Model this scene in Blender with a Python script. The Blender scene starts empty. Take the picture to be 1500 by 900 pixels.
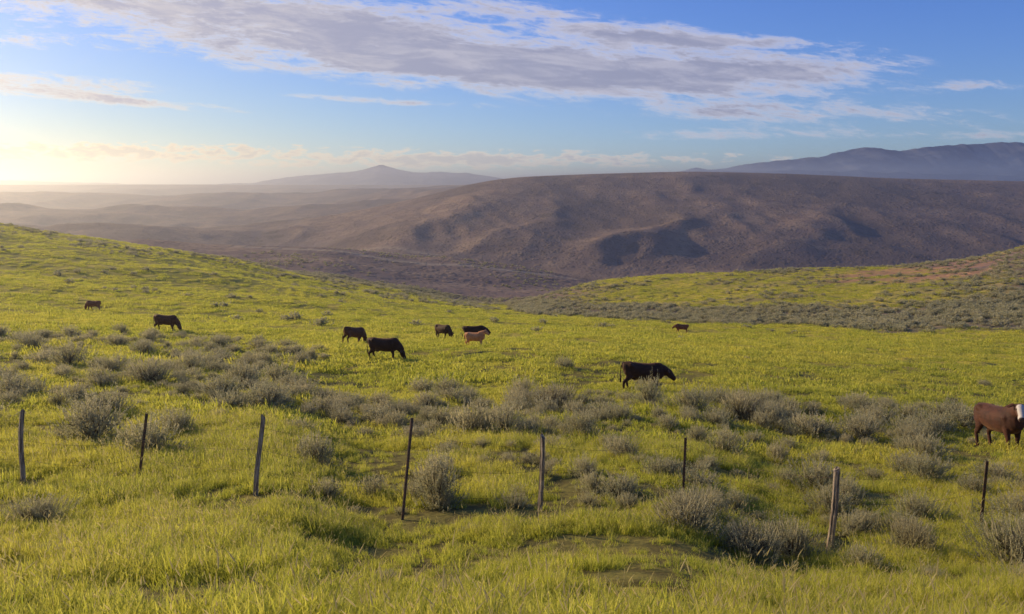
import bpy, math, random
import numpy as np
from mathutils import Vector, Matrix, Euler
random.seed(7); rng=np.random.default_rng(11)
scene=bpy.context.scene
scene.view_settings.view_transform='Standard'
scene.view_settings.look='None'
scene.view_settings.exposure=0
root=scene.collection
PITCH=math.radians(9.15)
SUN_AZ=math.radians(-57); SUN_EL=math.radians(17)

# ------------------------------------------------------------ camera
cam=bpy.data.objects.new("camera",bpy.data.cameras.new("camera"))
root.objects.link(cam); cam.location=(0,0,0)
cam.rotation_euler=(math.pi/2-PITCH,0,0)
cam.data.lens=27.12; cam.data.sensor_width=36
cam.data.clip_start=0.1; cam.data.clip_end=90000
scene.camera=cam

# ------------------------------------------------------------ noise
def _h(ix,iy,seed):
    n=(ix.astype(np.int64)*374761393+iy.astype(np.int64)*668265263+seed*1442695041)&0x7fffffff
    n=((n^(n>>13))*1274126177)&0x7fffffff
    n=(n^(n>>16))
    return (n&0xffff)/65535.0
def vnoise(x,y,seed=0):
    x=np.asarray(x,float);y=np.asarray(y,float)
    ix=np.floor(x);iy=np.floor(y);fx=x-ix;fy=y-iy
    fx=fx*fx*fx*(fx*(fx*6-15)+10);fy=fy*fy*fy*(fy*(fy*6-15)+10)
    ix=ix.astype(np.int64);iy=iy.astype(np.int64)
    a=_h(ix,iy,seed);b=_h(ix+1,iy,seed);c=_h(ix,iy+1,seed);d=_h(ix+1,iy+1,seed)
    return (a+(b-a)*fx)*(1-fy)+(c+(d-c)*fx)*fy
def fbm(x,y,o=4,seed=0):
    s=0;a=.5;t=0
    for i in range(o):
        s=s+a*vnoise(x*2**i+i*17.3,y*2**i-i*9.1,seed+i);t+=a;a*=.5
    return s/t*2-1
def ridged(x,y,o=4,seed=0):
    s=0;a=.5;t=0
    for i in range(o):
        s=s+a*(1-2*np.abs(vnoise(x*2**i+i*7.3,y*2**i-i*3.1,seed+i)-.5));t+=a;a*=.45
    return s/t
def sstep(a,b,x):
    t=np.clip((x-a)/(b-a),0,1);return t*t*(3-2*t)

# ------------------------------------------------------------ terrain heights (surveyed profiles: distance, drop)
def S(py): return math.tan(PITCH+math.atan((py-450)/1130))
def P(y,py): return (y,y*S(py))
far=[P(4500,271.5),P(9000,270),(20000,40),(40000,60)]
near_c=[(2,1.8),(4,2.6),(6,3.5),(9,4.6),(13,5.6),(22,7.3),(35,9.5),(47,10.7),(56,12),(70,14.1)]
near_l=[(2,1.8),(4,2.5),(6,3.3),(9,4.3),(13,5.15),(22,6.6),(35,8.4)]
near_r=[(2,1.8),(4,2.7),(6,3.7),(9,4.95),(11.5,5.8),(13,6.15),(22,7.9)]
cols={
 -500:near_l+[(63,10.6),(95,12),(150,9),(250,2),(350,8),(600,50),P(1000,328),(1250,80),P(1650,300),(2000,78),P(2700,282),(3300,64)]+far,
 0:near_l+[(63,11.6),(95,14.8),(150,14.9),(200,13.6),(250,12.6),(300,18),(400,42),(600,66),P(850,325),(1100,88),P(1500,301),(1850,88),P(2600,282),(3300,70)]+far,
 200:near_l+[(63,12.2),(95,16),(150,17.9),(200,18.9),(260,20),(300,26),(380,32),P(450,346),(600,60),P(900,327),(1150,88),P(1650,306),(2000,88),P(2700,285),(3300,74)]+far,
 400:near_l[:-1]+[(35,9),(63,12.8),(95,17.2),(150,21.6),(200,24.8),(260,28),(300,35),(360,38),P(450,363),(600,62),(800,78),P(1100,329),(1300,88),P(1600,307),(1900,88),P(2500,283),(3300,70)]+far,
 500:near_c[:-2]+[(70,14),(110,19.5),(150,23.4),(200,27.5),(255,31.5),(300,38),(370,40),P(450,362),(600,64),(750,76),P(950,336),P(1100,312),(1350,70),P(1700,297),(1950,70),P(2600,280),(3300,50)]+far,
 600:near_c+[(110,20),(150,25),(200,29.9),(250,34.8),(300,43),(360,46),P(450,374),(600,68),P(720,370),P(950,314),P(1100,292),(1350,50),P(2300,277),(3300,50)]+far,
 700:near_c+[(110,20.4),(150,25.8),(190,30.8),(230,36.5),(300,49),(380,50),P(450,377),(600,72),P(700,386),P(950,293),P(1100,266),(1500,5),P(2500,274)]+far,
 760:near_c+[(110,20.6),(150,26.3),(190,31.6),(230,36),(300,48),(380,52),P(450,384),(600,76),P(660,399),P(950,291),P(1100,259),(1500,-10),P(2500,272)]+far,
 870:near_c+[(110,20.9),(150,26.4),(200,30.6),(260,32.2),(300,42),(380,55),P(450,412),(600,78),P(660,406),P(950,293),P(1100,254),(1500,-12),P(2500,272)]+far,
 1000:near_c[:-3]+[(56,12.4),(70,14.8),(110,21.2),(150,26.9),(190,28.9),(260,29.6),(300,40),(450,65),(650,78),P(950,291),P(1100,250),(1500,-14),P(2500,272)]+far,
 1150:near_r+[(35,9.7),(56,12.8),(70,15.1),(105,20.8),(135,24.4),(180,26.3),(255,28),(300,38),(450,65),(650,78),P(950,292),P(1100,254),(1500,-12),P(2500,272)]+far,
 1300:near_r+[(35,9.9),(47,11.9),(70,15.3),(100,19.8),(125,22.2),(170,24.3),(250,26.4),(300,36),(450,65),(650,78),P(950,295),P(1100,261),(1500,-2),P(2500,272)]+far,
 1430:near_r+[(35,10.3),(70,15.5),(100,19.7),(128,21.8),(175,22.6),(245,23),(300,34),(450,62),(650,77),P(950,298),P(1100,264),(1500,0),P(2500,272)]+far,
 1500:near_r+[(35,10.6),(70,15.6),(100,19.6),(130,21.5),(180,20.8),(240,18.3),(300,30),(450,60),(650,76),P(950,300),P(1100,266),(1500,0),P(2500,272)]+far,
 2000:near_r+[(35,11),(70,15.6),(100,18),(130,17),(180,12),(240,6),(300,20),(450,50),(650,70),P(950,300),P(1100,268),(1500,0),P(2500,272)]+far,
}
LY=np.linspace(math.log(2),math.log(40000),620)
TT=np.linspace(-1.3,1.3,261)
ck=sorted(cols); ct=np.array([(k-750)/1130/.987 for k in ck])
prof=np.array([np.interp(np.exp(LY),[q[0] for q in cols[k]],[q[1] for q in cols[k]]) for k in ck])
TAB=np.array([np.interp(TT,ct,prof[:,j]) for j in range(len(LY))])
def blur(A,s,ax):
    r=int(3*s)+1;k=np.exp(-.5*(np.arange(-r,r+1)/s)**2);k/=k.sum()
    A=np.moveaxis(A,ax,0);B=np.pad(A,((r,r),(0,0)),mode='edge')
    C=sum(k[i]*B[i:i+A.shape[0]] for i in range(2*r+1))
    return np.moveaxis(C,0,ax)
TAB=blur(TAB,2.2,1); TAB=blur(TAB,1.5,0)
spurs=[((-9,1010),(-125,715),8,46),((94,940),(-10,680),6,40),((210,860),(62,662),11,46),((412,960),(240,690),4,52),
       ((-70,900),(-190,800),6,36),((30,820),(-66,700),6,24),((330,860),(190,670),4,34),((820,960),(700,700),4,60),((150,760),(60,680),5,20),((-40,880),(-100,770),4,18)]
def H(x,y):
    x=np.asarray(x,float);y=np.asarray(y,float)
    yy=np.maximum(y,2.0);t=np.clip(x/yy,-1.29,1.29)
    fy=(np.log(np.minimum(yy,39999))-LY[0])/(LY[1]-LY[0]);ft=(t-TT[0])/(TT[1]-TT[0])
    iy=np.clip(np.floor(fy).astype(int),0,len(LY)-2);it=np.clip(np.floor(ft).astype(int),0,len(TT)-2)
    fy=fy-iy;ft=ft-it
    D=(TAB[iy,it]*(1-ft)+TAB[iy,it+1]*ft)*(1-fy)+(TAB[iy+1,it]*(1-ft)+TAB[iy+1,it+1]*ft)*fy
    z=-D
    wob=fbm(x/80,y/80,4,5)*34
    for (ax,ay),(bx,by),h,w in spurs:
        dx,dy=bx-ax,by-ay;L2=dx*dx+dy*dy
        u=((x-ax)*dx+(y-ay)*dy)/L2
        d=((x-ax)*dy-(y-ay)*dx)/math.sqrt(L2)
        d=np.abs(d+wob)
        z=z+h*np.exp(-(d/w)**1.2)*sstep(-.5,.6,u)*(1-sstep(.6,1.3,u))
    m=sstep(620,780,y)*(1-sstep(960,1110,y))
    wx=x+fbm(x/120,y/120,3,37)*50
    z=z+m*((ridged(wx/150+y/380,y/500,3,31)-.6)*7+(ridged(wx/62+y/170,y/260,4,33)-.6)*5.0+(ridged(wx/26+y/90,y/110,3,35)-.6)*1.8)
    m2=sstep(320,480,y)*(1-sstep(1060,1120,y)*.9)
    z=z+m2*fbm(x/60,y/80,5,41)*2.2
    m3=sstep(1200,1700,y)*(1-sstep(3800,5000,y))*(1-sstep(-.15,.08,t)*.8)
    z=z+m3*((ridged(x/330+3,y/600,4,51)-.62)*40)
    m5=sstep(700,1000,y)*(1-sstep(1500,1900,y))*(1-sstep(-.3,-.2,t))
    z=z+m5*(ridged(x/180+3,y/260,4,55)-.6)*20
    m4=sstep(35,120,y)*(1-sstep(450,700,y))
    z=z+m4*fbm(x/34,y/34,3,61)*(.75+.7*(t<-.2))
    z=z+fbm(x/6.5,y/6.5,3,71)*.18*sstep(3,10,yy)+fbm(x/1.6,y/1.6,2,81)*.05
    return z
def Hs(x,y): return float(H(np.array([x]),np.array([y]))[0])

# ------------------------------------------------------------ node helpers
class NB:
    def __init__(s,nt): s.nt=nt; nt.nodes.clear()
    def n(s,t,**kw):
        nd=s.nt.nodes.new(t)
        for k,v in kw.items(): setattr(nd,k,v)
        return nd
    def l(s,a,b): s.nt.links.new(a,b)
    def put(s,sock,v):
        if isinstance(v,bpy.types.NodeSocket): s.l(v,sock)
        else: sock.default_value=v
    def m(s,op,a,b=0.0,c=0.0,clamp=False):
        nd=s.n('ShaderNodeMath',operation=op);nd.use_clamp=clamp
        s.put(nd.inputs[0],a);s.put(nd.inputs[1],b);s.put(nd.inputs[2],c)
        return nd.outputs[0]
    def mix(s,f,a,b,bt='MIX'):
        nd=s.n('ShaderNodeMix',data_type='RGBA',blend_type=bt)
        s.put(nd.inputs[0],f)
        for i,v in ((6,a),(7,b)):
            if isinstance(v,tuple) and len(v)==3: v=v+(1,)
            s.put(nd.inputs[i],v)
        return nd.outputs[2]
    def ss(s,v,a,b,o0=0.0,o1=1.0):
        nd=s.n('ShaderNodeMapRange',interpolation_type='SMOOTHSTEP')
        s.put(nd.inputs[0],v)
        for i,q in zip((1,2,3,4),(a,b,o0,o1)): s.put(nd.inputs[i],q)
        return nd.outputs[0]
    def noise(s,vec,scale,detail=3,rough=.5,dist=0):
        nd=s.n('ShaderNodeTexNoise');s.l(vec,nd.inputs['Vector'])
        nd.inputs['Scale'].default_value=scale;nd.inputs['Detail'].default_value=detail
        nd.inputs['Roughness'].default_value=rough;nd.inputs['Distortion'].default_value=dist
        return nd.outputs[0]
def newmat(name):
    m=bpy.data.materials.new(name);m.use_nodes=True
    b=NB(m.node_tree);o=b.n('ShaderNodeOutputMaterial')
    return m,b,o

# ------------------------------------------------------------ world
w=bpy.data.worlds.new("World");scene.world=w;w.use_nodes=True
b=NB(w.node_tree);out=b.n('ShaderNodeOutputWorld');bg=b.n('ShaderNodeBackground')
b.l(bg.outputs[0],out.inputs[0]);bg.inputs[1].default_value=.135
sky=b.n('ShaderNodeTexSky',sky_type='NISHITA');sky.sun_disc=False
sky.sun_elevation=SUN_EL;sky.sun_rotation=SUN_AZ%(2*math.pi)
sky.altitude=1500;sky.air_density=1.0;sky.dust_density=.3;sky.ozone_density=4.0
tc=b.n('ShaderNodeTexCoord');sp=b.n('ShaderNodeSeparateXYZ');b.l(tc.outputs['Generated'],sp.inputs[0])
X,Y,Z=sp.outputs
ay=b.m('MAXIMUM',b.m('ABSOLUTE',Y),.12)
A=b.m('DIVIDE',X,ay);E=b.m('DIVIDE',Z,ay)
def comb(a,c,z=0.0):
    q=b.n('ShaderNodeCombineXYZ');b.put(q.inputs[0],a);b.put(q.inputs[1],c);b.put(q.inputs[2],z);return q.outputs[0]
def ell(px,py,rx,ry,tilt=0,wt=1.0):
    a0=(px-750)/1170;e0=.00083*(268-py);ra=rx/1170;re=ry*.00083
    c,s_=math.cos(math.radians(tilt)),math.sin(math.radians(tilt))
    da=b.m('SUBTRACT',A,a0);de=b.m('SUBTRACT',E,e0)
    u=b.m('DIVIDE',b.m('ADD',b.m('MULTIPLY',da,c),b.m('MULTIPLY',de,s_)),ra)
    v=b.m('DIVIDE',b.m('SUBTRACT',b.m('MULTIPLY',de,c),b.m('MULTIPLY',da,s_)),re)
    r=b.m('ADD',b.m('MULTIPLY',u,u),b.m('MULTIPLY',v,v))
    g=b.m('POWER',2.71828,b.m('MULTIPLY',r,-1.0))
    return b.m('MULTIPLY',g,wt)
def summ(l):
    r=l[0]
    for q in l[1:]: r=b.m('ADD',r,q)
    return r
skew=b.m('ADD',E,b.m('MULTIPLY',A,.09))
n1=b.noise(comb(b.m('MULTIPLY',A,5.0),b.m('MULTIPLY',skew,30.0)),1.0,10,.70,.6)
n2=b.noise(comb(b.m('MULTIPLY',A,24.0),b.m('MULTIPLY',skew,100.0),3.3),1.0,7,.72,.4)
nn=b.m('ADD',b.m('MULTIPLY',n1,.56),b.m('MULTIPLY',n2,.44))
big=summ([ell(520,66,400,38,-5,.88),ell(860,106,310,34,-3.5,.92),ell(300,8,320,24,-4,.70),ell(1120,98,210,19,0,.72),
   ell(900,42,330,20,-4,.52),ell(1230,165,280,16,-1,.56),ell(1440,195,220,11,0,.52),ell(1440,122,100,10,3,.52),
   ell(40,118,200,18,-3,.6),ell(180,145,190,8,-5,.55),ell(560,146,160,6,-3,.48),ell(1020,195,150,9,0,.5),ell(740,8,90,14,-3,.45),ell(40,60,120,14,-6,.42),ell(1050,60,160,12,-2,.48)])
dens=b.m('ADD',big,b.m('MULTIPLY',b.m('MULTIPLY',b.m('SUBTRACT',nn,.5),3.2),b.ss(big,.02,.32)))
cov=b.ss(dens,.20,.82)
thick=b.ss(dens,.38,.92)
n4=b.noise(comb(b.m('MULTIPLY',A,12.0),b.m('MULTIPLY',skew,65.0),6.3),1.0,8,.66,.4)
thick=b.m('MULTIPLY',thick,b.ss(n4,.68,.40,.62,1.0))
n3=b.noise(comb(b.m('MULTIPLY',A,34.0),b.m('MULTIPLY',E,115.0),8.1),1.0,6,.62,.3)
hz=summ([ell(250,222,330,12,0,.62),ell(740,233,290,14,0,.74),ell(560,238,300,9,0,.3),ell(60,220,220,16,0,.4),ell(1080,232,120,8,0,.25)])
hd=b.m('ADD',hz,b.m('MULTIPLY',b.m('MULTIPLY',b.m('SUBTRACT',n3,.5),3.0),b.ss(hz,.02,.3)))
hcov=b.ss(hd,.36,.75)
hth=b.ss(hd,.55,1.1)
sunside=b.ss(A,.35,-.75)
lit=b.mix(sunside,(5.9,5.6,6.2),(7.0,6.1,4.9))
shade=b.mix(sunside,(2.3,2.35,3.3),(3.2,3.1,3.8))
cc=b.mix(thick,lit,shade)
hc=b.mix(sunside,(7.2,6.2,5.5),(8.5,6.4,3.8))
hc=b.mix(b.m('MULTIPLY',hth,.75),hc,b.mix(sunside,(3.2,3.2,4.0),(4.6,3.7,2.9)))
elf=b.ss(E,.0,.26)
tint=b.mix(elf,b.mix(sunside,(.82,.84,.98),(.82,.70,.56)),b.mix(sunside,(.64,.78,1.2),(.74,.80,1.0)))
skyc=b.mix(1.0,sky.outputs[0],tint,'MULTIPLY')
c1=b.mix(b.m('MULTIPLY',hcov,.75),skyc,hc)
c2=b.mix(b.m('MULTIPLY',cov,.90),c1,cc)
b.l(c2,bg.inputs[0])

# ------------------------------------------------------------ sun
ld=bpy.data.lights.new("sun",'SUN');ld.energy=5.0;ld.angle=math.radians(.5);ld.color=(1,.78,.47)
sun=bpy.data.objects.new("sun",ld);root.objects.link(sun)
sd=Vector((math.cos(SUN_EL)*math.sin(SUN_AZ),math.cos(SUN_EL)*math.cos(SUN_AZ),math.sin(SUN_EL)))
sun.rotation_euler=sd.to_track_quat('Z','Y').to_euler();sun.location=(-50,40,40)

# ------------------------------------------------------------ ground zones
def zones(x,y):
    """green cover 0..1, sage cover 0..1, bare red soil 0..1"""
    yy=np.maximum(y,2);px=750+1115*x/yy
    wig=fbm(x/25,y/25,3,91)*12
    crest=np.interp(px,[-300,0,400,600,740,760,870,1000,1150,1300,1500],[270,280,272,255,220,172,152,142,125,101,98])
    g=1-sstep(crest*.95,crest*1.08,y+wig)
    se=np.interp(px,[740,870,1000,1150,1300,1400,1500],[240,192,176,154,142,146,152])
    r=sstep(780,900,px)*(1-sstep(285,330,y))*sstep(se-8,se+12,y+wig)
    dry=sstep(1200,1450,px)*sstep(130,165,y)
    g=np.maximum(g,r*np.clip(.82+fbm(x/22,y/14,4,95)*.9-dry*.65,0,1))
    sg=sstep(735,770,px)*sstep(crest*.95,crest*1.04,y+wig)*(1-sstep(se-8,se+10,y+wig))
    ragged=fbm(x/18,y/30,3,97)
    left=(1-sstep(700,740,px))*sstep(300,420,px)*sstep(crest*.78,crest*.95,y+wig)*.6*sstep(-.3,.3,ragged)*(y<330)
    bare=sstep(1180,1250,px)*(1-sstep(1430,1480,px))*sstep(180,194,y)*(1-sstep(228,244,y))*sstep(-.3,.2,fbm(x/14,y/7,3,99))
    return g,np.clip(sg+left,0,1),bare
u=np.linspace(math.log(4),math.log(36016),960)
yr=np.exp(u)-16
sc=np.linspace(-1.3,1.3,520)
GX=sc[None,:]*(yr[:,None]+22); GY=np.repeat(yr[:,None],len(sc),1)
GZ=H(GX,GY)
V=np.stack([GX,GY,GZ],-1).reshape(-1,3)
nr,nc=GX.shape
i=np.arange(nr-1)[:,None]*nc+np.arange(nc-1)[None,:]
F=np.stack([i,i+1,i+nc+1,i+nc],-1).reshape(-1,4)
def mesh_np(name,V,F,smooth=True):
    me=bpy.data.meshes.new(name);k=F.shape[1]
    me.vertices.add(len(V));me.vertices.foreach_set('co',V.astype(np.float32).ravel())
    me.loops.add(F.size);me.loops.foreach_set('vertex_index',F.astype(np.int32).ravel())
    me.polygons.add(len(F));me.polygons.foreach_set('loop_start',(np.arange(len(F))*k).astype(np.int32))
    me.polygons.foreach_set('loop_total',np.full(len(F),k,np.int32))
    me.polygons.foreach_set('use_smooth',np.full(len(F),smooth))
    me.update(calc_edges=True);me.validate();return me
me=mesh_np("ground",V,F)
g,sg,br=zones(V[:,0],V[:,1])
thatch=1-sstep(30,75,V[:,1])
tx=V[:,0]; ty=np.interp(tx,[-170,-88,-42,-4,39],[440,424,420,426,436])+fbm(tx/30,tx*0,2,201)*6
track=np.exp(-((V[:,1]-ty)/3.2)**2)*sstep(-170,-150,tx)*(1-sstep(30,45,tx))
ty2=np.interp(tx,[-250,-150,-60],[640,760,690])+fbm(tx/50,tx*0,2,203)*10
track=np.maximum(track,.7*np.exp(-((V[:,1]-ty2)/5)**2)*sstep(-250,-220,tx)*(1-sstep(-75,-55,tx)))
for nm,arr in (('green',g),('sage',sg),('bare',br),('thatch',thatch),('track',track)):
    at=me.attributes.new(nm,'FLOAT','POINT');at.data.foreach_set('value',arr.astype(np.float32))
ground=bpy.data.objects.new("ground",me);root.objects.link(ground);ground["kind"]="structure"
ground["label"]="green grass pasture rolling into dry brown hills";ground["category"]="ground"

m,b,o=newmat("pasture_and_hills")
bs=b.n('ShaderNodeBsdfPrincipled');b.l(bs.outputs[0],o.inputs[0]);bs.inputs['Roughness'].default_value=.95
bs.inputs['Specular IOR Level'].default_value=.05
geo=b.n('ShaderNodeNewGeometry');pos=geo.outputs['Position']
def attr(nm):
    q=b.n('ShaderNodeAttribute');q.attribute_name=nm;return q.outputs['Fac']
nA=b.noise(pos,.045,5,.6);nB=b.noise(pos,.35,5,.65);nC=b.noise(pos,2.5,4,.7);nD=b.noise(pos,.012,4,.6);nE=b.noise(pos,.0032,5,.62)
gc=b.mix(b.ss(nA,.38,.62),(.38,.33,.05),(.54,.43,.08))
gc=b.mix(b.ss(nB,.42,.70,0,.7),gc,(.23,.21,.05))
gc=b.mix(b.ss(nC,.5,.75,0,.4),gc,(.15,.12,.04))
gc=b.mix(b.ss(nD,.48,.62,0,.35),gc,(.24,.25,.05))
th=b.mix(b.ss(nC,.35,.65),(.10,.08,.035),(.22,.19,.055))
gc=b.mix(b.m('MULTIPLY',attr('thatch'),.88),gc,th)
dc=b.mix(b.ss(nA,.35,.65),(.26,.175,.14),(.37,.255,.18))
dc=b.mix(b.ss(nD,.4,.6,0,.7),dc,(.225,.165,.145))
dc=b.mix(b.ss(nE,.47,.56,0,.6),dc,(.155,.12,.11))  # broad dark patches, painted in for shade contrast between ridges
vo=b.n('ShaderNodeTexVoronoi');b.l(pos,vo.inputs['Vector']);vo.inputs['Scale'].default_value=.28
dots=b.ss(vo.outputs['Distance'],.22,.42,1,0)
vo2=b.n('ShaderNodeTexVoronoi');b.l(pos,vo2.inputs['Vector']);vo2.inputs['Scale'].default_value=.11
dots2=b.ss(vo2.outputs['Distance'],.2,.4,1,0)
vo3=b.n('ShaderNodeTexVoronoi');b.l(pos,vo3.inputs['Vector']);vo3.inputs['Scale'].default_value=.03
dots3=b.m('MULTIPLY',b.ss(vo3.outputs['Distance'],.15,.4,1,0),b.ss(nD,.5,.6))
dc=b.mix(b.m('MULTIPLY',dots,.5),dc,(.12,.10,.08))
dc=b.mix(b.m('MULTIPLY',dots2,.3),dc,(.12,.10,.08))
dc=b.mix(b.m('MULTIPLY',dots3,.5),dc,(.09,.08,.065))
dc=b.mix(b.ss(nB,.5,.7,0,.4),dc,(.13,.11,.085))
dc=b.mix(b.m('MULTIPLY',attr('track'),.75),dc,(.50,.39,.27))
sc_=b.mix(b.ss(nB,.4,.6),(.18,.145,.09),(.27,.215,.12))
col=b.mix(attr('green'),dc,gc)
col=b.mix(b.m('MULTIPLY',attr('sage'),.85),col,sc_)
col=b.mix(b.m('MULTIPLY',attr('bare'),.8),col,(.47,.25,.14))
b.l(col,bs.inputs['Base Color'])
bp=b.n('ShaderNodeBump');bp.inputs['Strength'].default_value=.75;bp.inputs['Distance'].default_value=.45
hh=b.m('ADD',b.m('MULTIPLY',nC,.15),b.m('ADD',b.m('MULTIPLY',nB,.6),b.m('ADD',b.m('MULTIPLY',dots,.8),b.m('MULTIPLY',dots2,1.0))))
b.l(hh,bp.inputs['Height']);b.l(bp.outputs[0],bs.inputs['Normal'])
me.materials.append(m)

# ------------------------------------------------------------ far mountains
def mountain(name,pts,dist,depth,label,seed,amp=3.6):
    """pts: skyline survey"""
    px=np.linspace(pts[0][0],pts[-1][0],620)
    py=np.interp(px,[p[0] for p in pts],[p[1] for p in pts])
    ed=np.interp(px,[pts[0][0],pts[0][0]+120],[0,1])
    py=py-(ridged(px/75,px*0,5,seed)-.6)*amp*2.2*ed+fbm(px/20,px*0,3,seed+5)*amp*.35*ed
    e=-np.array([S(q) for q in py])
    R=70
    rows=[]
    for k in range(R):
        f=k/(R-1)
        yk=dist-depth+2*depth*f
        prof=1-abs(2*f-1)
        x=(px-750)/1115*dist
        hcrest=np.maximum(e*dist,-30)+90
        rr=ridged(x/520+seed,np.full_like(x,yk/900),5,seed)
        hgt=hcrest*(prof**.85)*(1-(1-prof)*1.7*(1-rr))
        rows.append(np.stack([x,np.full_like(x,yk),hgt-90],-1))
    V=np.concatenate(rows);n=len(px)
    i=np.arange(R-1)[:,None]*n+np.arange(n-1)[None,:]
    F=np.stack([i,i+1,i+n+1,i+n],-1).reshape(-1,4)
    me=mesh_np(name,V,F);ob=bpy.data.objects.new(name,me);root.objects.link(ob)
    ob["kind"]="structure";ob["label"]=label;ob["category"]="mountain"
    me.materials.append(mm);return ob
mm,b,o=newmat("hazed_forest_mountain")
bs=b.n('ShaderNodeBsdfPrincipled');b.l(bs.outputs[0],o.inputs[0]);bs.inputs['Roughness'].default_value=1
bs.inputs['Specular IOR Level'].default_value=0
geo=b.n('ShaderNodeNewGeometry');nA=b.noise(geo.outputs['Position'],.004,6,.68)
b.l(b.mix(b.ss(nA,.44,.58),(.05,.075,.17),(.18,.18,.24)),bs.inputs['Base Color'])  # blue of distance haze mixed into the forest colours
mountain("mountain",[(180,276),(300,270),(380,267),(450,258),(520,252),(548,246),(566,242),(590,248),(625,252),(680,252),(715,256),(760,264),(900,272)],6300,1200,"hazy blue mountain with a low pointed summit",3,3.2)
mountain("mountain",[(820,275),(930,257),(1000,248),(1090,240),(1180,230),(1225,219),(1262,212),(1300,217),(1360,215),(1430,208),(1500,208),(1700,208),(2000,230),(2200,262)],7000,1500,"long hazy blue mountain range with forested slopes",9,4.2)
mountain("mountain",[(700,276),(850,262),(960,256),(1080,251),(1200,250),(1330,254),(1450,258),(1600,260),(1900,270)],5600,700,"low hazy foothills below a mountain range",21,4)
mountain("mountain",[(-700,268),(-400,262),(-100,262),(60,264),(160,267),(260,272)],7600,1100,"low hazy ridge on the horizon",14,2)

# ------------------------------------------------------------ hazy air
def boxmesh(name,x0,x1,y0,y1,z0,z1):
    v=[(x,y,z) for z in (z0,z1) for y in (y0,y1) for x in (x0,x1)]
    f=[(0,2,3,1),(4,5,7,6),(0,1,5,4),(2,6,7,3),(0,4,6,2),(1,3,7,5)]
    me=bpy.data.meshes.new(name);me.from_pydata(v,[],f);return me
me=boxmesh("sky",-60000,60000,-3000,45000,-900,110)
hz=bpy.data.objects.new("sky",me);root.objects.link(hz);hz["kind"]="structure";hz["label"]="hazy evening sky air";hz["category"]="sky"
m,b,o=newmat("haze");vs=b.n('ShaderNodeVolumeScatter');b.l(vs.outputs[0],o.inputs[1])
vs.inputs['Color'].default_value=(.96,.93,.97,1);vs.inputs['Density'].default_value=2.4e-4;vs.inputs['Anisotropy'].default_value=.72
me.materials.append(m)

# ------------------------------------------------------------ foliage materials
def leafmat(name,c1,c2,c3,tip,trans,nscale=.12):
    m,b,o=newmat(name)
    geo=b.n('ShaderNodeNewGeometry');oi=b.n('ShaderNodeObjectInfo')
    ah=b.n('ShaderNodeAttribute');ah.attribute_name='hgt'
    ar=b.n('ShaderNodeAttribute');ar.attribute_name='rnd'
    n=b.noise(geo.outputs['Position'],nscale,4,.6)
    n_=b.noise(geo.outputs['Position'],nscale*6,3,.6)
    c=b.mix(b.ss(n,.38,.62),c1,c2)
    c=b.mix(b.ss(n_,.45,.65,0,.7),c,c3)
    c=b.mix(b.m('MULTIPLY',oi.outputs['Random'],.5),c,c3)
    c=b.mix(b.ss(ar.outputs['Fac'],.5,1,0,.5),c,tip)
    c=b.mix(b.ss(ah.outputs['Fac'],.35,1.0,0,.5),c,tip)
    d=b.n('ShaderNodeBsdfPrincipled');b.l(c,d.inputs['Base Color']);d.inputs['Roughness'].default_value=.6
    d.inputs['Specular IOR Level'].default_value=.25
    t=b.n('ShaderNodeBsdfTranslucent');b.l(c,t.inputs[0])
    mx=b.n('ShaderNodeMixShader');mx.inputs[0].default_value=trans
    b.l(d.outputs[0],mx.inputs[1]);b.l(t.outputs[0],mx.inputs[2]);b.l(mx.outputs[0],o.inputs[0])
    return m
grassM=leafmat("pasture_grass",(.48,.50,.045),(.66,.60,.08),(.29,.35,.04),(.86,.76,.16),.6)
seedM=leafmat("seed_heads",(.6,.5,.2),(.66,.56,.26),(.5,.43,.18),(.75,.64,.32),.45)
sageM=leafmat("sagebrush_leaves",(.37,.36,.19),(.46,.42,.24),(.26,.28,.14),(.78,.68,.42),.45)  # warm pale tip tone paints in sunlight towards the bush tops
woodM,b,o=newmat("sagebrush_bark");bs=b.n('ShaderNodeBsdfPrincipled');b.l(bs.outputs[0],o.inputs[0])
geo=b.n('ShaderNodeNewGeometry')
b.l(b.mix(b.noise(geo.outputs['Position'],20,3),(.10,.07,.05),(.20,.15,.11)),bs.inputs['Base Color']);bs.inputs['Roughness'].default_value=.95

class Geo:
    def __init__(s): s.V=[];s.F=[];s.M=[];s.h=[];s.r=[]
    def strip(s,pts,side,widths,mat=0,h0=0,h1=1,rnd=0):
        base=len(s.V);n=len(pts)
        for k in range(n):
            p=pts[k];wd=widths[k]
            s.V.append(p-side*wd);s.V.append(p+side*wd)
            hh=h0+(h1-h0)*k/(n-1);s.h+= [hh,hh];s.r+=[rnd,rnd]
        for k in range(n-1):
            a=base+2*k;s.F.append((a,a+1,a+3,a+2));s.M.append(mat)
    def mesh(s,name,mats):
        me=bpy.data.meshes.new(name);me.from_pydata([tuple(v) for v in s.V],[],s.F)
        a=me.attributes.new('hgt','FLOAT','POINT');a.data.foreach_set('value',s.h)
        a=me.attributes.new('rnd','FLOAT','POINT');a.data.foreach_set('value',s.r)
        me.polygons.foreach_set('material_index',s.M)
        for q in mats: me.materials.append(q)
        me.update();return me
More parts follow.
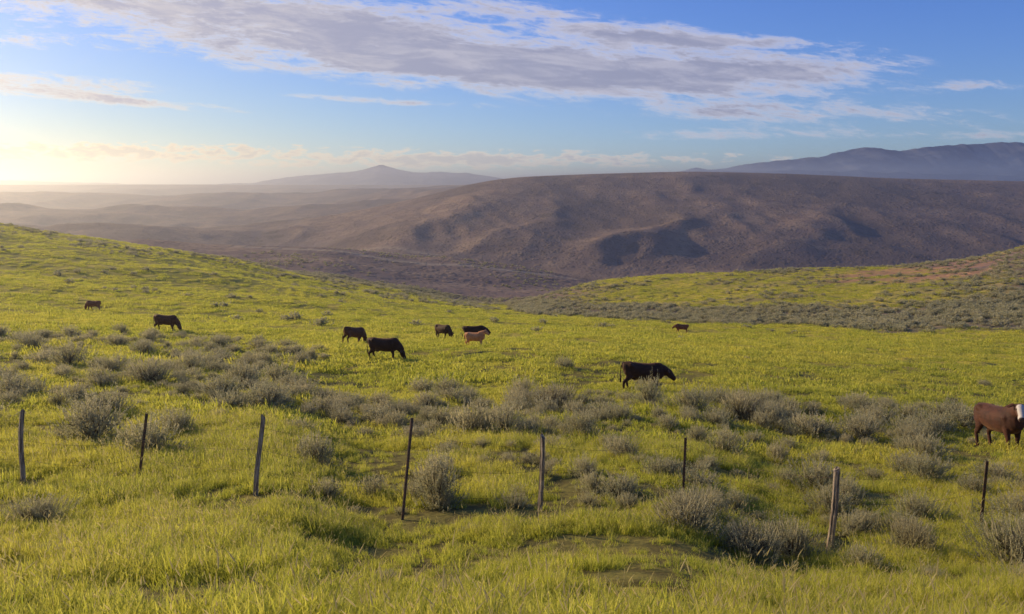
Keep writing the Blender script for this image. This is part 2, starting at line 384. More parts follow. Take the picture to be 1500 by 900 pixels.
def tuft(name,nb,rad,hmin,hmax,wd,seed,seedheads=0,segs=3):
    R=random.Random(seed);G=Geo()
    for i in range(nb):
        a=R.uniform(0,6.283);r=rad*math.sqrt(R.random());p0=Vector((r*math.cos(a),r*math.sin(a),-.03))
        yaw=R.uniform(0,6.283);dirn=Vector((math.cos(yaw),math.sin(yaw),0))
        h=R.uniform(hmin,hmax);lean=R.uniform(.1,.8)*h;side=Vector((-dirn.y,dirn.x,0))
        yaw2=R.uniform(-.8,.8);side=Vector((side.x*math.cos(yaw2)-side.y*math.sin(yaw2),side.x*math.sin(yaw2)+side.y*math.cos(yaw2),0))
        pts=[];ws=[]
        for k in range(segs+1):
            f=k/segs;pts.append(p0+dirn*lean*f**1.8+Vector((0,0,h*(f-.25*f*f*(lean/h)))));ws.append(wd*(1-f**1.8)+.0006)
        G.strip(pts,side,ws,0,0,1,R.random())
    for i in range(seedheads):
        a=R.uniform(0,6.283);r=rad*math.sqrt(R.random());p0=Vector((r*math.cos(a),r*math.sin(a),-.03))
        yaw=R.uniform(0,6.283);d=Vector((math.cos(yaw),math.sin(yaw),0));h=hmax*R.uniform(1.0,1.4);ln=h*R.uniform(.15,.6)
        side=Vector((-d.y,d.x,0))
        f=lambda q:p0+d*ln*q*q+Vector((0,0,h*q))
        G.strip([f(0),f(.4),f(.8)],side,[.0012,.001,.0008],1,.2,.6,R.random())
        hw=min(wd*1.0,.0035)
        for sd_ in (side,d):
            G.strip([f(.86),f(.90),f(.95),f(1.02)],sd_,[.0008,hw,hw*.8,.0006],1,.6,1,R.random())
    return G.mesh(name,[grassM,seedM])
lib=bpy.data.collections.new("grass_library")   # source tufts
def addlib(col,me):
    ob=bpy.data.objects.new(me.name,me);col.objects.link(ob)
addlib(lib,tuft("ga",60,.12,.07,.17,.0034,1,1))
addlib(lib,tuft("gb",56,.14,.06,.15,.0042,2))
addlib(lib,tuft("gc",52,.11,.09,.21,.0033,3,4))
addlib(lib,tuft("gd",56,.15,.05,.12,.0050,4))
addlib(lib,tuft("ge",70,.34,.07,.18,.010,5,3,2))
addlib(lib,tuft("gf",70,.34,.06,.16,.012,6,0,2))
addlib(lib,tuft("gg",90,.75,.08,.20,.024,7,0,2))
addlib(lib,tuft("gh",90,.75,.08,.24,.022,8,3,2))

def scatter_obj(name,pts,rots,scls,idx,col,label,cat):
    me=bpy.data.meshes.new(name);me.vertices.add(len(pts));me.vertices.foreach_set('co',pts.astype(np.float32).ravel())
    a=me.attributes.new('rot','FLOAT_VECTOR','POINT');a.data.foreach_set('vector',rots.astype(np.float32).ravel())
    a=me.attributes.new('scl','FLOAT_VECTOR','POINT');a.data.foreach_set('vector',scls.astype(np.float32).ravel())
    a=me.attributes.new('idx','INT','POINT');a.data.foreach_set('value',idx.astype(np.int32))
    ob=bpy.data.objects.new(name,me);root.objects.link(ob)
    ng=bpy.data.node_groups.new(name+"_scatter",'GeometryNodeTree')
    ng.interface.new_socket('Geometry',in_out='INPUT',socket_type='NodeSocketGeometry')
    ng.interface.new_socket('Geometry',in_out='OUTPUT',socket_type='NodeSocketGeometry')
    N=ng.nodes;L=ng.links
    gi=N.new('NodeGroupInput');go=N.new('NodeGroupOutput')
    ci=N.new('GeometryNodeCollectionInfo');ci.inputs[0].default_value=col;ci.inputs[1].default_value=True;ci.inputs[2].default_value=True
    ip=N.new('GeometryNodeInstanceOnPoints')
    def na(nm,t):
        q=N.new('GeometryNodeInputNamedAttribute');q.data_type=t;q.inputs[0].default_value=nm
        return [s for s in q.outputs if s.enabled and s.name=='Attribute'][0]
    e2r=N.new('FunctionNodeEulerToRotation')
    L.new(na('rot','FLOAT_VECTOR'),e2r.inputs[0])
    L.new(gi.outputs[0],ip.inputs['Points']);L.new(ci.outputs[0],ip.inputs['Instance'])
    ip.inputs['Pick Instance'].default_value=True
    L.new(na('idx','INT'),ip.inputs['Instance Index'])
    L.new(e2r.outputs[0],ip.inputs['Rotation']);L.new(na('scl','FLOAT_VECTOR'),ip.inputs['Scale'])
    L.new(ip.outputs[0],go.inputs[0])
    md=ob.modifiers.new('scatter','NODES');md.node_group=ng
    ob["kind"]="stuff";ob["label"]=label;ob["category"]=cat
    return ob
def region(y0,y1,dens,tmax=.80,pad=3):
    area=tmax*(y1*y1-y0*y0)+2*pad*(y1-y0);n=int(area*dens)
    yy=np.sqrt(rng.uniform(y0*y0,y1*y1,n));xx=rng.uniform(-1,1,n)*(yy*tmax+pad)
    return xx,yy
posts=[(-11.4,13.3,1.35,'s',.0,.03),(-8.55,12.8,1.28,'w',.10,.0),(-6.65,13.1,1.2,'s',.17,.02),(-4.05,11.6,1.27,'w',.12,0),(-1.70,11.3,1.62,'s',.12,.03),(.44,11.2,1.32,'w',.03,0),(3.1,13.2,1.14,'s',.05,0),
 (4.88,11.1,1.40,'W',-.05,0),(8.2,12.7,1.27,'s',.03,.02),(11.2,13.6,1.25,'w',.0,0)]
PX=[];PY=[];SC=[];ID=[]
for y0,y1,dn,ids,s0,s1 in ((3.5,11,110,(0,1,2,3,1,0),.8,1.3),(11,20,64,(0,1,2,3,3,0,1),.9,1.5),(20,36,13,(4,5,5),.8,1.3),(36,75,5.5,(4,5,5,6),.8,1.25),(75,150,1.1,(6,7),.8,1.3),(150,270,.5,(6,7),.9,1.5)):
    x,y=region(y0,y1,dn)
    dcl=1.2*fbm(x/1.3,y/1.3,3,101)+.45*fbm(x/5,y/5,2,103)
    g,sg,br=zones(x,y)
    keep=(rng.random(len(x))<np.clip(.70+dcl*1.4,.10,1))&(rng.random(len(x))<g*(1-br)*(1-sg))
    for q in posts: keep&=~((abs(x-q[0])<.28)&(y>q[1]-.75)&(y<q[1]+.1)&(rng.random(len(x))<.85))
    x=x[keep];y=y[keep];dcl=dcl[keep]
    PX.append(x);PY.append(y);SC.append(rng.uniform(s0,s1,len(x))*(1+.7*np.clip(dcl,-.5,.6)));ID.append(rng.choice(ids,len(x)))
PX=np.concatenate(PX);PY=np.concatenate(PY);SC=np.concatenate(SC);ID=np.concatenate(ID)
pts=np.stack([PX,PY,H(PX,PY)],-1)
rots=np.stack([rng.normal(0,.1,len(PX)),rng.normal(0,.1,len(PX)),rng.uniform(0,6.28,len(PX))],-1)
scatter_obj("grass",pts,rots,np.stack([SC,SC,SC*rng.uniform(.8,1.2,len(SC))],-1),ID,lib,"lush green pasture grass with pale seed heads","grass")

# ------------------------------------------------------------ sagebrush
def sage(name,nsp,seed,leafn=14,ls=.05,lw=.007,hgt=.62,stems=26,stalks=0):
    R=random.Random(seed);G=Geo()
    lob=[(R.uniform(0,6.28),R.uniform(.15,.55)) for _ in range(5)]
    for i in range(nsp):
        a=R.uniform(0,6.283);cz=R.random()**.8
        el=math.asin(min(1,cz));rr=.5*(.42+.58*R.random()**.75)
        bump=1+sum(q*math.cos(a*(k+1)+p) for k,(p,q) in enumerate(lob))*.45
        bump*=1+.32*math.sin(5*a+9*el+seed)+.18*math.sin(11*a-7*el+2*seed)
        d=Vector((math.cos(a)*math.cos(el),math.sin(a)*math.cos(el),0))
        p=Vector((d.x*rr*bump,d.y*rr*bump,math.sin(el)*hgt*.78*(rr/.5)*(.65+.45*bump)-.02+.06*R.random()))
        ax=(Vector((d.x*.75,d.y*.75,.65+math.sin(el)))).normalized()
        ax=(ax+Vector((R.gauss(0,.25),R.gauss(0,.25),R.gauss(0,.15)))).normalized()
        L=R.uniform(.06,.18)*(1.7 if R.random()<.25 else 1)
        sd_=ax.orthogonal().normalized();sd2=ax.cross(sd_)
        G.strip([p-ax*L*.8,p+ax*L],sd_,[.0022,.001],1,.2,.9,R.random())
        rb=R.random()
        for k in range(leafn):
            f=(k+.5)/leafn;q=p+ax*L*(f*1.5-.5);th=k*2.4+R.random()
            ld_=(sd_*math.cos(th)+sd2*math.sin(th));ld_=(ld_*.6+ax*R.uniform(.6,1.2)).normalized()
            ll=ls*R.uniform(.6,1.1)*(1-.4*f);s2=ld_.cross(Vector((R.gauss(0,1),R.gauss(0,1),R.gauss(0,1)))).normalized()
            G.strip([q,q+ld_*ll*.6,q+ld_*ll],s2,[lw*.35,lw,lw*.25],0,.2+.5*cz,.35+.6*cz,rb*.7+.3*R.random())
    for i in range(stalks):   # pale flower stalks above the mound
        a=R.uniform(0,6.283);r=.42*math.sqrt(R.random());z0=hgt*.7*math.sqrt(max(0,1-(r/.5)**2));d=Vector((math.cos(a),math.sin(a),0))
        p=d*r+Vector((0,0,z0));ax=(d*.35+Vector((R.gauss(0,.1),R.gauss(0,.1),1))).normalized();L=R.uniform(.12,.26);s_=ax.orthogonal().normalized()
        for q in (s_,ax.cross(s_)): G.strip([p,p+ax*L*.5,p+ax*L*.8,p+ax*L],q,[.0012,.0025,.006,.001],0,.8,1,1)
    for i in range(stems):
        a=R.uniform(0,6.283);d=Vector((math.cos(a),math.sin(a),0));e=R.uniform(.15,.42)
        pts=[Vector((d.x*.03,d.y*.03,-.06))]
        for k in range(1,5):
            f=k/4;pts.append(Vector((d.x*e*f+R.gauss(0,.015),d.y*e*f+R.gauss(0,.015),hgt*.72*f**.8*R.uniform(.8,1))))
        for sd_ in (Vector((-d.y,d.x,0)),Vector((0,0,1))): G.strip(pts,sd_,[.014,.011,.008,.005,.002],1,0,.2,0)
    return G.mesh(name,[sageM,woodM])
sagemeshes=[sage("sagebrush_mesh",380,21,stalks=50),sage("sagebrush_mesh",420,22,hgt=.72,stalks=80),sage("sagebrush_mesh",320,23,hgt=.5,stalks=30),sage("sagebrush_mesh",440,24,hgt=.62,stalks=90),sage("sagebrush_mesh",280,25,hgt=.8,ls=.06,stalks=60),sage("sagebrush_mesh",240,26,hgt=.45,ls=.06,stalks=70)]
bigsage=[sage("large_sagebrush_mesh",950,31,12,.034,.0048,.62,50,140),sage("large_sagebrush_mesh",900,32,12,.036,.005,.66,50,120)]
major=[(1.57,28.5,2.0),(.3,29.5,1.0),(-4.3,24,1.7),(-7.6,23,1.6),(-13.5,28,1.9),(-15.7,40,1.8),(-13,39.5,1.3),(-20,41,1.8),(-4.1,34,1.4),
 (-1.2,22,1.7),(-.2,21.6,1.3),(-2.6,20.5,1.0),(1.95,21,1.2),(2.6,17.5,.8),(8.3,27,1.9),(6.5,27,1.5),(5.2,28.3,1.3),(9.9,24.5,1.7),(11.5,24.4,1.6),(12.3,22.9,1.0),
 (14.6,26,1.6),(8.4,20,.7),(5.6,19.5,1.0),(2.5,10.5,1.0),(3.3,10.1,1.05),(4.1,10.6,.85),(2.9,11.6,1.1),(7.0,9.9,1.1),(6.1,11,.8),(8.3,11.3,1.0),(-7.6,15.5,1.3),(-9.6,17,1.3),(-8.1,18,1.1),
 (-6.3,9.7,.8),(-2.5,13.2,.6),(-5.6,19.5,.9),(-11.5,21,1.5),(-9.8,25,1.5),(-12,34,1.5),(-17,32,1.7),(-20,34,1.7),(-23,37,1.8),(-28,44,1.9),(-24,46,1.6),(-31,48,2.0),(-34,50,1.8),
 (-16,24,1.5),(-13.8,19,1.4),(3.6,24.6,1.1),(4.8,23,.9),(6.8,24.5,1.2),(13.4,27.5,1.4),(16.5,27,1.6),(10.2,27.4,1.3),(7.4,22.6,.8),(-3.2,28,1.1),(-6.1,27.6,1.3),(-8.5,30,1.4),(-10.2,32.6,1.4),
 (.9,18.8,.7),(3.1,15.2,.9),(9.8,17.5,1.0),(11.3,15.5,1.1),(-1.5,17.5,.7),(-4.2,15.8,.8),(-11,14.5,1.2),(1.5,15,.6),(6.2,14.2,.8),(-10,12,.9),(9.6,13.6,1.0)]
cowxy=[(6.1,34.5),(15.3,22.8),(-7.6,46),(-12.6,60),(-28.4,63),(-52,95),(-6.2,70),(-3.2,66),(-2.5,56),(24.3,108)]
plist=list(major);tries=0
R=random.Random(99)
while len(plist)<298 and tries<20000:
    tries+=1
    y=R.uniform(11.5,58);x=R.uniform(-.74,.74)*y
    n=float(fbm(np.array([x/7]),np.array([y/7]),3,131)[0])
    if y<32:
        p=.3+n*1.0+.35*math.exp(-((y-25)/5)**2)
    else:
        p=(.35+n*1.3) if x<-.22*y-2 else (-.15+n*.6 if y<45 else 0)
    if y<17: p*=.6
    if R.random()>p: continue
    wd=R.uniform(.45,1.2)*(1.15 if y>25 else 1)
    if any((x-a)**2+(y-c)**2<(.34*(wd+q))**2 for a,c,q in plist): continue
    if any(abs(x-a)<2.0 and -3.5<y-c<1.2 for a,c in cowxy): continue
    if any(abs(x-q[0])<.5 and -1.2<y-q[1]<.3 for q in posts): continue
    plist.append((x,y,wd))
for k,(x,y,wd) in enumerate(plist):
    me=(bigsage[k%2] if (k<len(major) and y<12.5 or wd>1.75 and y<30) else sagemeshes[k%6])
    ob=bpy.data.objects.new("sagebrush",me);root.objects.link(ob)
    s=wd/1.0;ob.location=(x,y,Hs(x,y)-.03);ob.rotation_euler=(R.uniform(-.08,.08),R.uniform(-.08,.08),R.uniform(0,6.28))
    zs=s*R.uniform(.7,1.1)*(1.05 if wd<1.4 else .88);ob.scale=(s,s*R.uniform(.7,1.2),zs)
    ob["category"]="shrub";ob["group"]="sagebrush growing across the pasture"
    ob["label"]="wide mounded grey-green sagebrush in pasture grass" if wd>1.5 else "small grey-green sagebrush tuft in pasture grass"
# smaller sagebrush seedlings between the counted shrubs, as one mass
lib3=bpy.data.collections.new("seedling_library")
for q,mm_ in zip("abc",(sagemeshes[2],sagemeshes[4],sagemeshes[5])):
    ob=bpy.data.objects.new("s"+q,mm_);lib3.objects.link(ob)
n=5000
y=np.sqrt(rng.uniform(7**2,56**2,n));x=rng.uniform(-.78,.78,n)*y
nz=fbm(x/4,y/4,3,161)
pr=np.where(y<33,.10+nz*.75+.38*np.exp(-((y-25)/5)**2),np.where(x<-.2*y-2,.1+nz*.9,-.2+nz*.5))
pr=np.where(y<12,.02+nz*.25,pr)
ok=rng.random(n)<pr
for a,c in cowxy: ok&=~((abs(x-a)<2.0)&(y-c>-3.5)&(y-c<1.0))
x=x[ok];y=y[ok];s=rng.uniform(.22,.6,len(x))
scatter_obj("sagebrush_seedlings",np.stack([x,y,H(x,y)-.03],-1),np.stack([x*0,x*0,rng.uniform(0,6.28,len(x))],-1),np.stack([s,s,s*rng.uniform(.8,1.3,len(x))],-1),rng.integers(0,3,len(x)),lib3,"small grey-green sagebrush seedlings among the grass","shrubs")
# distant brush
lib2=bpy.data.collections.new("brush_library")
addlib(lib2,sage("sa",70,41,7,.16,.03,.6,4));addlib(lib2,sage("sb",60,42,7,.18,.034,.7,4));addlib(lib2,sage("sc",80,43,7,.15,.03,.5,4))
n=90000
y=np.sqrt(rng.uniform(85**2,330**2,n));x=rng.uniform(-.8,.8,n)*y
g,sg,br=zones(x,y);nz=fbm(x/14,y/14,3,141)
pxx=750+1115*x/y
pr=np.clip(sg*(.72+nz*1.1),0,1)+np.clip((1-g)*.22*(1-sg),0,1)*(y>125)+.03*(nz>.3)+.12*(pxx>1380)*(y>130)*(nz>-.1)+.10*(pxx<700)*(y>190)*(nz>.05)
k=rng.random(n)<pr*(1-br)
x1,y1=x[k],y[k]
n=16000
y=np.sqrt(rng.uniform(330**2,620**2,n));x=rng.uniform(-.75,.3,n)*y
k=rng.random(n)<np.clip(.1+fbm(x/40,y/40,3,151)*1.3,0,1);x2,y2=x[k],y[k]
x=np.concatenate([x1,x2]);y=np.concatenate([y1,y2])
sc=rng.uniform(.5,1.7,len(x))
scatter_obj("distant_brush",np.stack([x,y,H(x,y)-.05],-1),np.stack([x*0,x*0,rng.uniform(0,6.28,len(x))],-1),np.stack([sc,sc,sc*.8],-1),rng.integers(0,3,len(x)),lib2,"grey-brown sagebrush covering the far slopes","shrubs")

# ------------------------------------------------------------ fence
pwM,b,o=newmat("weathered_wood");bs=b.n('ShaderNodeBsdfPrincipled');b.l(bs.outputs[0],o.inputs[0]);bs.inputs['Roughness'].default_value=.9
t=b.n('ShaderNodeTexCoord');mp=b.n('ShaderNodeMapping');mp.inputs['Scale'].default_value=(14,14,1.2);b.l(t.outputs['Object'],mp.inputs[0])
n=b.noise(mp.outputs[0],3,6,.7);b.l(b.mix(b.ss(n,.4,.6),(.14,.10,.07),(.50,.39,.29)),bs.inputs['Base Color'])
bp=b.n('ShaderNodeBump');bp.inputs['Distance'].default_value=.02;b.l(n,bp.inputs['Height']);b.l(bp.outputs[0],bs.inputs['Normal'])
stM,b,o=newmat("rusty_steel");bs=b.n('ShaderNodeBsdfPrincipled');b.l(bs.outputs[0],o.inputs[0]);bs.inputs['Roughness'].default_value=.75;bs.inputs['Metallic'].default_value=.3
t=b.n('ShaderNodeTexCoord');n=b.noise(t.outputs['Object'],9,5,.7);b.l(b.mix(b.ss(n,.4,.6),(.09,.07,.055),(.22,.12,.07)),bs.inputs['Base Color'])
fence=bpy.data.objects.new("fence",None);root.objects.link(fence)
fence.location=(0,12.5,Hs(0,12.5));fence["label"]="old barbed wire pasture fence with mixed leaning posts";fence["category"]="fence"
def wood_post(hgt,r,seed):
    R=random.Random(seed);V=[];F=[];K=14;rows=14
    wob=[R.uniform(.8,1.15) for _ in range(K)]
    for j in range(rows+1):
        f=j/rows;z=-.3+(hgt+.3)*f;cx=.022*math.sin(f*5+seed);cy=.014*math.cos(f*4+seed)
        for k in range(K):
            a=2*math.pi*k/K;rr=r*(1.1-.2*f)*wob[k]*R.uniform(.94,1.06)
            zz=z+(.03*math.cos(a+seed)+R.uniform(-.01,.01) if j==rows else 0)
            V.append((cx+rr*math.cos(a),cy+rr*math.sin(a),zz))
    for j in range(rows):
        for k in range(K): F.append((j*K+k,j*K+(k+1)%K,(j+1)*K+(k+1)%K,(j+1)*K+k))
    c=len(V)
    for k in range(K): V.append((V[rows*K+k][0]*.8,V[rows*K+k][1]*.8,V[rows*K+k][2]+.012))
    for k in range(K): F.append((rows*K+k,rows*K+(k+1)%K,c+(k+1)%K,c+k))
    F.append(tuple(range(c,c+K)))
    me=bpy.data.meshes.new("fence_post");me.from_pydata(V,[],F);me.materials.append(pwM);return me
def steel_post(hgt):
    V=[];F=[]
    def bx(x0,x1,y0,y1,z0,z1):
        c=len(V)
        V.extend([(x,y,z) for z in (z0,z1) for y in (y0,y1) for x in (x0,x1)])
        F.extend([tuple(c+q for q in f) for f in [(0,2,3,1),(4,5,7,6),(0,1,5,4),(2,6,7,3),(0,4,6,2),(1,3,7,5)]])
    bx(-.024,.024,-.004,.004,-.3,hgt);bx(-.004,.004,.0042,.036,-.3,hgt-.004)
    z=.05
    while z<hgt-.04: bx(-.007,.007,-.013,-.0042,z,z+.016);z+=.055
    me=bpy.data.meshes.new("fence_post");me.from_pydata(V,[],F);me.materials.append(stM);return me
tops=[]
for k,(x,y,h,t,lx,ly) in enumerate(posts):
    me=steel_post(h) if t=='s' else wood_post(h,.054 if t=='W' else .038,k)
    ob=bpy.data.objects.new("fence_post",me);root.objects.link(ob);ob.parent=fence
    z=Hs(x,y);ob.location=Vector((x,y,z))-fence.location;ob.rotation_euler=(ly,lx,.2*k)
    ob["label"]="rusty steel fence post" if t=='s' else "weathered grey wooden fence post"
    Rm=Euler((ly,lx,0)).to_matrix()
    tops.append([Vector((x,y,z))+Rm@Vector((0,-.05,h*f)) for f in (.35,.62,.9)])
for j in range(3):
    V=[];F=[]
    for k in range(len(tops)-1):
        A0,B0=tops[k][j],tops[k+1][j];n=16
        for q in range(n+(k==len(tops)-2)):
            f=q/n;p=A0.lerp(B0,f)-Vector((0,0,.10*4*f*(1-f)))*(1+.4*math.sin(k*2+j))
            for a in range(4): V.append((p.x-fence.location.x,p.y+.0017*math.cos(a*1.571)-fence.location.y,p.z+.0017*math.sin(a*1.571)-fence.location.z))
    R_=len(V)//4
    for q in range(R_-1):
        for a in range(4): F.append((q*4+a,q*4+(a+1)%4,q*4+4+(a+1)%4,q*4+4+a))
    for q in range(0,R_-1,1):
        c=Vector(V[q*4]);i0=len(V)
        V.extend([tuple(c+Vector((-.015,0,-.013))),tuple(c+Vector((.003,0,0))),tuple(c+Vector((.015,.006,.013))),tuple(c+Vector((-.003,.003,0)))]);F.append((i0,i0+1,i0+2,i0+3))
    me=bpy.data.meshes.new("wire");me.from_pydata(V,[],F);me.materials.append(stM)
    ob=bpy.data.objects.new("wire",me);root.objects.link(ob);ob.parent=fence

# ------------------------------------------------------------ cattle
def tube(V,F,rings,K=16):
    base=len(V)
    for c,rs,ru,sa,ua in rings:
        for k in range(K):
            a=2*math.pi*k/K;V.append(c+sa*(rs*math.cos(a))+ua*(ru*math.sin(a)))
    n=len(rings)
    for j in range(n-1):
        for k in range(K):
            F.append((base+j*K+k,base+j*K+(k+1)%K,base+(j+1)*K+(k+1)%K,base+(j+1)*K+k))
    F.append(tuple(base+k for k in reversed(range(K))));F.append(tuple(base+(n-1)*K+k for k in range(K)))
def limb(V,F,pts,K=12):
    P_=[Vector(p[:3]) for p in pts];rings=[]
    for i,p in enumerate(P_):
        d=(P_[min(i+1,len(P_)-1)]-P_[max(i-1,0)]).normalized()
        sa=Vector((0,1,0))
        if abs(d.dot(sa))>.8: sa=Vector((1,0,0))
        sa=(sa-d*d.dot(sa)).normalized();ua=d.cross(sa)
        r=pts[i][3];r2=pts[i][4] if len(pts[i])>4 else r
        rings.append((p,r,r2,sa,ua))
    tube(V,F,rings,K)
def cow_mesh(name,pose,step=0.0):
    V=[];F=[];sy=Vector((0,1,0));uz=Vector((0,0,1))
    prof=[(-1.0,1.26,1.04,.09),(-.96,1.335,.90,.19),(-.86,1.375,.75,.26),(-.66,1.385,.66,.30),(-.4,1.35,.59,.335),(-.1,1.325,.53,.365),(.2,1.325,.51,.365),(.42,1.35,.51,.335),(.6,1.38,.54,.295),(.74,1.36,.60,.25),(.86,1.28,.70,.18),(.92,1.18,.84,.09)]
    tube(V,F,[(Vector((x,0,(a+c)/2)),w_,(a-c)/2,sy,uz) for x,a,c,w_ in prof],20)
    for s in (-1,1):
        limb(V,F,[(-.86,s*.10,1.30,.05),(-.66,s*.20,1.24,.12),(-.40,s*.20,1.12,.08)])
        limb(V,F,[(.50,s*.13,1.28,.06),(.54,s*.20,1.02,.15),(.56,s*.17,.76,.10)])
    st=step
    for s,o1,o2 in ((-1,st,-st),(1,-st*.8,st*.7)):
        limb(V,F,[(.52,s*.17,.95,.13,.17),(.50+o1*.1,s*.185,.72,.11,.14),(.50+o1*.4,s*.18,.54,.085,.10),(.51+o1*.7,s*.175,.40,.067,.072),(.50+o1*.8,s*.175,.32,.058,.062),(.49+o1*.9,s*.175,.18,.048,.054),(.50+o1,s*.175,.10,.055,.06),(.52+o1,s*.175,.05,.058,.066),(.535+o1,s*.175,0,.064,.079)])
        limb(V,F,[(-.72,s*.14,1.10,.15,.22),(-.68+o2*.1,s*.19,.88,.13,.22),(-.66+o2*.25,s*.20,.70,.105,.155),(-.74+o2*.5,s*.19,.56,.073,.10),(-.83+o2*.7,s*.185,.45,.06,.074),(-.83+o2*.8,s*.185,.36,.052,.06),(-.80+o2*.95,s*.185,.19,.048,.054),(-.79+o2,s*.185,.10,.055,.06),(-.765+o2,s*.185,.05,.058,.066),(-.75+o2,s*.185,0,.064,.079)])
    limb(V,F,[(-.92,0,1.34,.05),(-1.01,0,1.28,.035),(-1.06,.01,1.12,.026),(-1.08,.02,.85,.024),(-1.07,.03,.62,.028),(-1.06,.03,.50,.048),(-1.06,.03,.36,.03)])
    limb(V,F,[(-.58,0,.72,.11),(-.44,0,.61,.12),(-.30,0,.61,.08)])
    if pose=='graze':
        N=[(.45,0,1.06,.25,.33),(.70,0,.97,.22,.32),(.87,0,.82,.175,.265),(.99,0,.69,.15,.22),(1.08,0,.56,.135,.18)];P0=Vector((1.06,0,.53));hd=Vector((.44,0,-.90)).normalized()
    elif pose=='low':
        N=[(.45,0,1.05,.25,.33),(.70,0,1.04,.215,.31),(.90,0,1.00,.17,.25),(1.06,0,.96,.14,.195)];P0=Vector((1.08,0,.98));hd=Vector((.72,0,-.69)).normalized()
    elif pose=='turn':
        N=[(.45,0,1.10,.25,.31),(.72,-.02,1.18,.21,.28),(.88,-.05,1.27,.17,.22),(.99,-.08,1.33,.14,.17)];P0=Vector((1.0,-.09,1.38));hd=Vector((.64,-.40,-.65)).normalized()
    else:
        N=[(.45,0,1.12,.25,.31),(.74,0,1.23,.20,.27),(.91,0,1.34,.155,.205),(1.0,0,1.40,.125,.155)];P0=Vector((1.0,0,1.44));hd=Vector((.78,0,-.63)).normalized()
    limb(V,F,N,16)
    ss=hd.cross(Vector((0,0,1))).normalized();up=ss.cross(hd).normalized()
    def hp(l,u,s=0): return P0+hd*l+up*u+ss*s
    tube(V,F,[(hp(-.08,-.01),.08,.09,ss,up),(hp(-.02,.0),.128,.145,ss,up),(hp(.07,-.01),.145,.17,ss,up),(hp(.17,-.03),.135,.165,ss,up),(hp(.28,-.035),.112,.138,ss,up),(hp(.37,-.035),.098,.118,ss,up),(hp(.43,-.035),.102,.11,ss,up),(hp(.48,-.04),.097,.098,ss,up),(hp(.51,-.045),.068,.07,ss,up)],16)
    for s in (-1,1):
        a=hp(-.01,.05,s*.08);e=hp(-.05,.05,s*.19);f=hp(-.02,.0,s*.36)
        d=(f-a).normalized();q=d.cross(hd).normalized()
        tube(V,F,[(a,.04,.028,hd,q),(e,.078,.028,hd,q),(a.lerp(f,.75),.07,.025,hd,q),(f,.024,.018,hd,q)],10)
    me=bpy.data.meshes.new(name+"_raw");me.from_pydata([tuple(v) for v in V],[],F)
    ob=bpy.data.objects.new("tmp",me);root.objects.link(ob)
    md=ob.modifiers.new('r','REMESH');md.mode='VOXEL';md.voxel_size=.019;md.use_smooth_shade=True
    md=ob.modifiers.new('s','SMOOTH');md.factor=.5;md.iterations=4
    dg=bpy.context.evaluated_depsgraph_get();res=bpy.data.meshes.new_from_object(ob.evaluated_get(dg));res.name=name
    bpy.data.objects.remove(ob)
    n=len(res.vertices);co=np.empty(n*3,np.float32);res.vertices.foreach_get('co',co);co=co.reshape(-1,3)
    rel=co-np.array(P0);l=rel@np.array(hd);u_=rel@np.array(up);s_=rel@np.array(ss)
    wdt=np.interp(l,[0,.08,.2,.35,.5],[.06,.10,.085,.07,.09])
    face=sstep(.0,.05,l)*(1-sstep(wdt,wdt+.03,np.abs(s_)))*sstep(-.02,.03,u_+.04*(l>.35))*(1-sstep(.58,.66,l))*(np.abs(u_)<.24)
    face=np.maximum(face,sstep(.36,.40,l)*(np.abs(s_)<.14)*(np.abs(u_+.03)<.14)*(l<.6)*.9)
    eye=np.minimum(np.sqrt((l-.15)**2+(u_-.06)**2+(s_-.12)**2),np.sqrt((l-.15)**2+(u_-.06)**2+(s_+.12)**2))
    dark=1-sstep(.025,.04,eye)
    nose=sstep(.46,.48,l)*(np.abs(s_)<.14)*(np.abs(u_+.03)<.14)*(l<.6)
    for nm,arr in (('face',face),('dark',dark),('nose',nose)):
        a=res.attributes.new(nm,'FLOAT','POINT');a.data.foreach_set('value',arr.astype(np.float32))
    return res
def hide(name,c1,c2,facec=None):
    m,b,o=newmat(name);bs=b.n('ShaderNodeBsdfPrincipled');b.l(bs.outputs[0],o.inputs[0]);bs.inputs['Roughness'].default_value=.7
    bs.inputs['Specular IOR Level'].default_value=.2;bs.inputs['Sheen Weight'].default_value=.25;bs.inputs['Sheen Tint'].default_value=(.8,.45,.25,1)
    t=b.n('ShaderNodeTexCoord');n=b.noise(t.outputs['Object'],3,4,.6);c=b.mix(b.ss(n,.4,.62),c1,c2)
    n2=b.noise(t.outputs['Object'],45,3,.7)
    c=b.mix(b.ss(n2,.4,.7,0,.25),c,tuple(q*1.6 for q in c1))
    if facec:
        a=b.n('ShaderNodeAttribute');a.attribute_name='face';c=b.mix(a.outputs['Fac'],c,facec)
    a=b.n('ShaderNodeAttribute');a.attribute_name='nose';c=b.mix(a.outputs['Fac'],c,(.10,.06,.055) if facec else (.02,.014,.012))
    a=b.n('ShaderNodeAttribute');a.attribute_name='dark';c=b.mix(a.outputs['Fac'],c,(.008,.006,.005))
    b.l(c,bs.inputs['Base Color'])
    bp=b.n('ShaderNodeBump');bp.inputs['Distance'].default_value=.004;b.l(n2,bp.inputs['Height']);b.l(bp.outputs[0],bs.inputs['Normal'])
    return m
blackH=hide("black_hide",(.036,.015,.009),(.055,.023,.013))
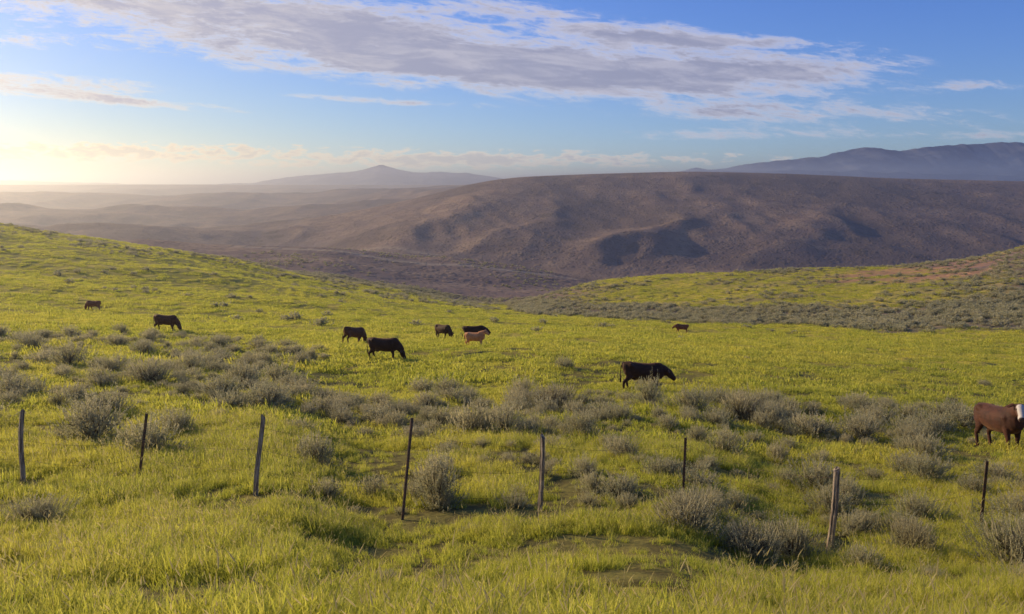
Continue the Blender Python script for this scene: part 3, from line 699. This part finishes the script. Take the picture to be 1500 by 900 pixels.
brownH=hide("dark_brown_hide",(.08,.03,.016),(.11,.044,.023))
redH=hide("red_brown_hide",(.16,.055,.028),(.22,.08,.04))
redfaceH=hide("red_hide_white_face",(.04,.015,.010),(.08,.028,.016),(.62,.56,.52))
tanH=hide("tan_hide",(.52,.22,.09),(.64,.31,.14))
shapes={k:cow_mesh("cow_"+k[0],k[0],k[1]) for k in [('graze',.10),('graze',-.14),('low',.12),('turn',.05),('up',.06)]}
def cow(x,y,shape,mat,yaw,scale,label):
    me=shapes[shape].copy();me.materials.clear();me.materials.append(mat)
    ob=bpy.data.objects.new("cow",me);root.objects.link(ob)
    yr_=math.radians(yaw);fx,fy=math.cos(yr_),math.sin(yr_)
    zf=Hs(x+fx*.6,y+fy*.6);zb=Hs(x-fx*.7,y-fy*.7)
    pitch=-math.atan2(zf-zb,1.3)*.9
    ob.location=(x,y,(zf+zb)/2-.02);ob.rotation_mode='XYZ'
    ob.rotation_euler=(Matrix.Rotation(yr_,3,'Z')@Matrix.Rotation(pitch,3,'Y')).to_euler()
    ob.scale=(scale,)*3
    ob["label"]=label;ob["category"]="cow";ob["group"]="cattle grazing in the pasture"
cow(6.05,34.5,('low',.12),blackH,-4,1.0,"dark brown cow standing with head lowered near sagebrush")
cow(15.1,22.8,('turn',.05),redfaceH,-86,1.0,"red-brown cow with white face looking at the viewer")
cow(-7.75,46,('graze',.10),blackH,-8,1.02,"black cow grazing side-on in open grass")
cow(-12.6,60,('graze',-.14),brownH,48,1.0,"dark brown cow grazing angled away in grass")
cow(-28.7,63,('graze',.10),brownH,-5,1.02,"dark brown cow grazing side-on in hazy grass")
cow(-52.2,95,('graze',-.14),redH,175,.95,"reddish brown cow grazing on the hazy slope")
cow(-6.3,70,('graze',-.14),blackH,-42,1.0,"black cow grazing angled toward the viewer")
cow(-3.3,67,('low',.12),blackH,3,1.0,"black cow standing behind a tan calf")
cow(-2.65,56,('up',.06),tanH,-18,.80,"reddish tan calf standing in grass")
cow(24.1,108,('low',.12),redH,180,.95,"dark red cow by the sagebrush band")
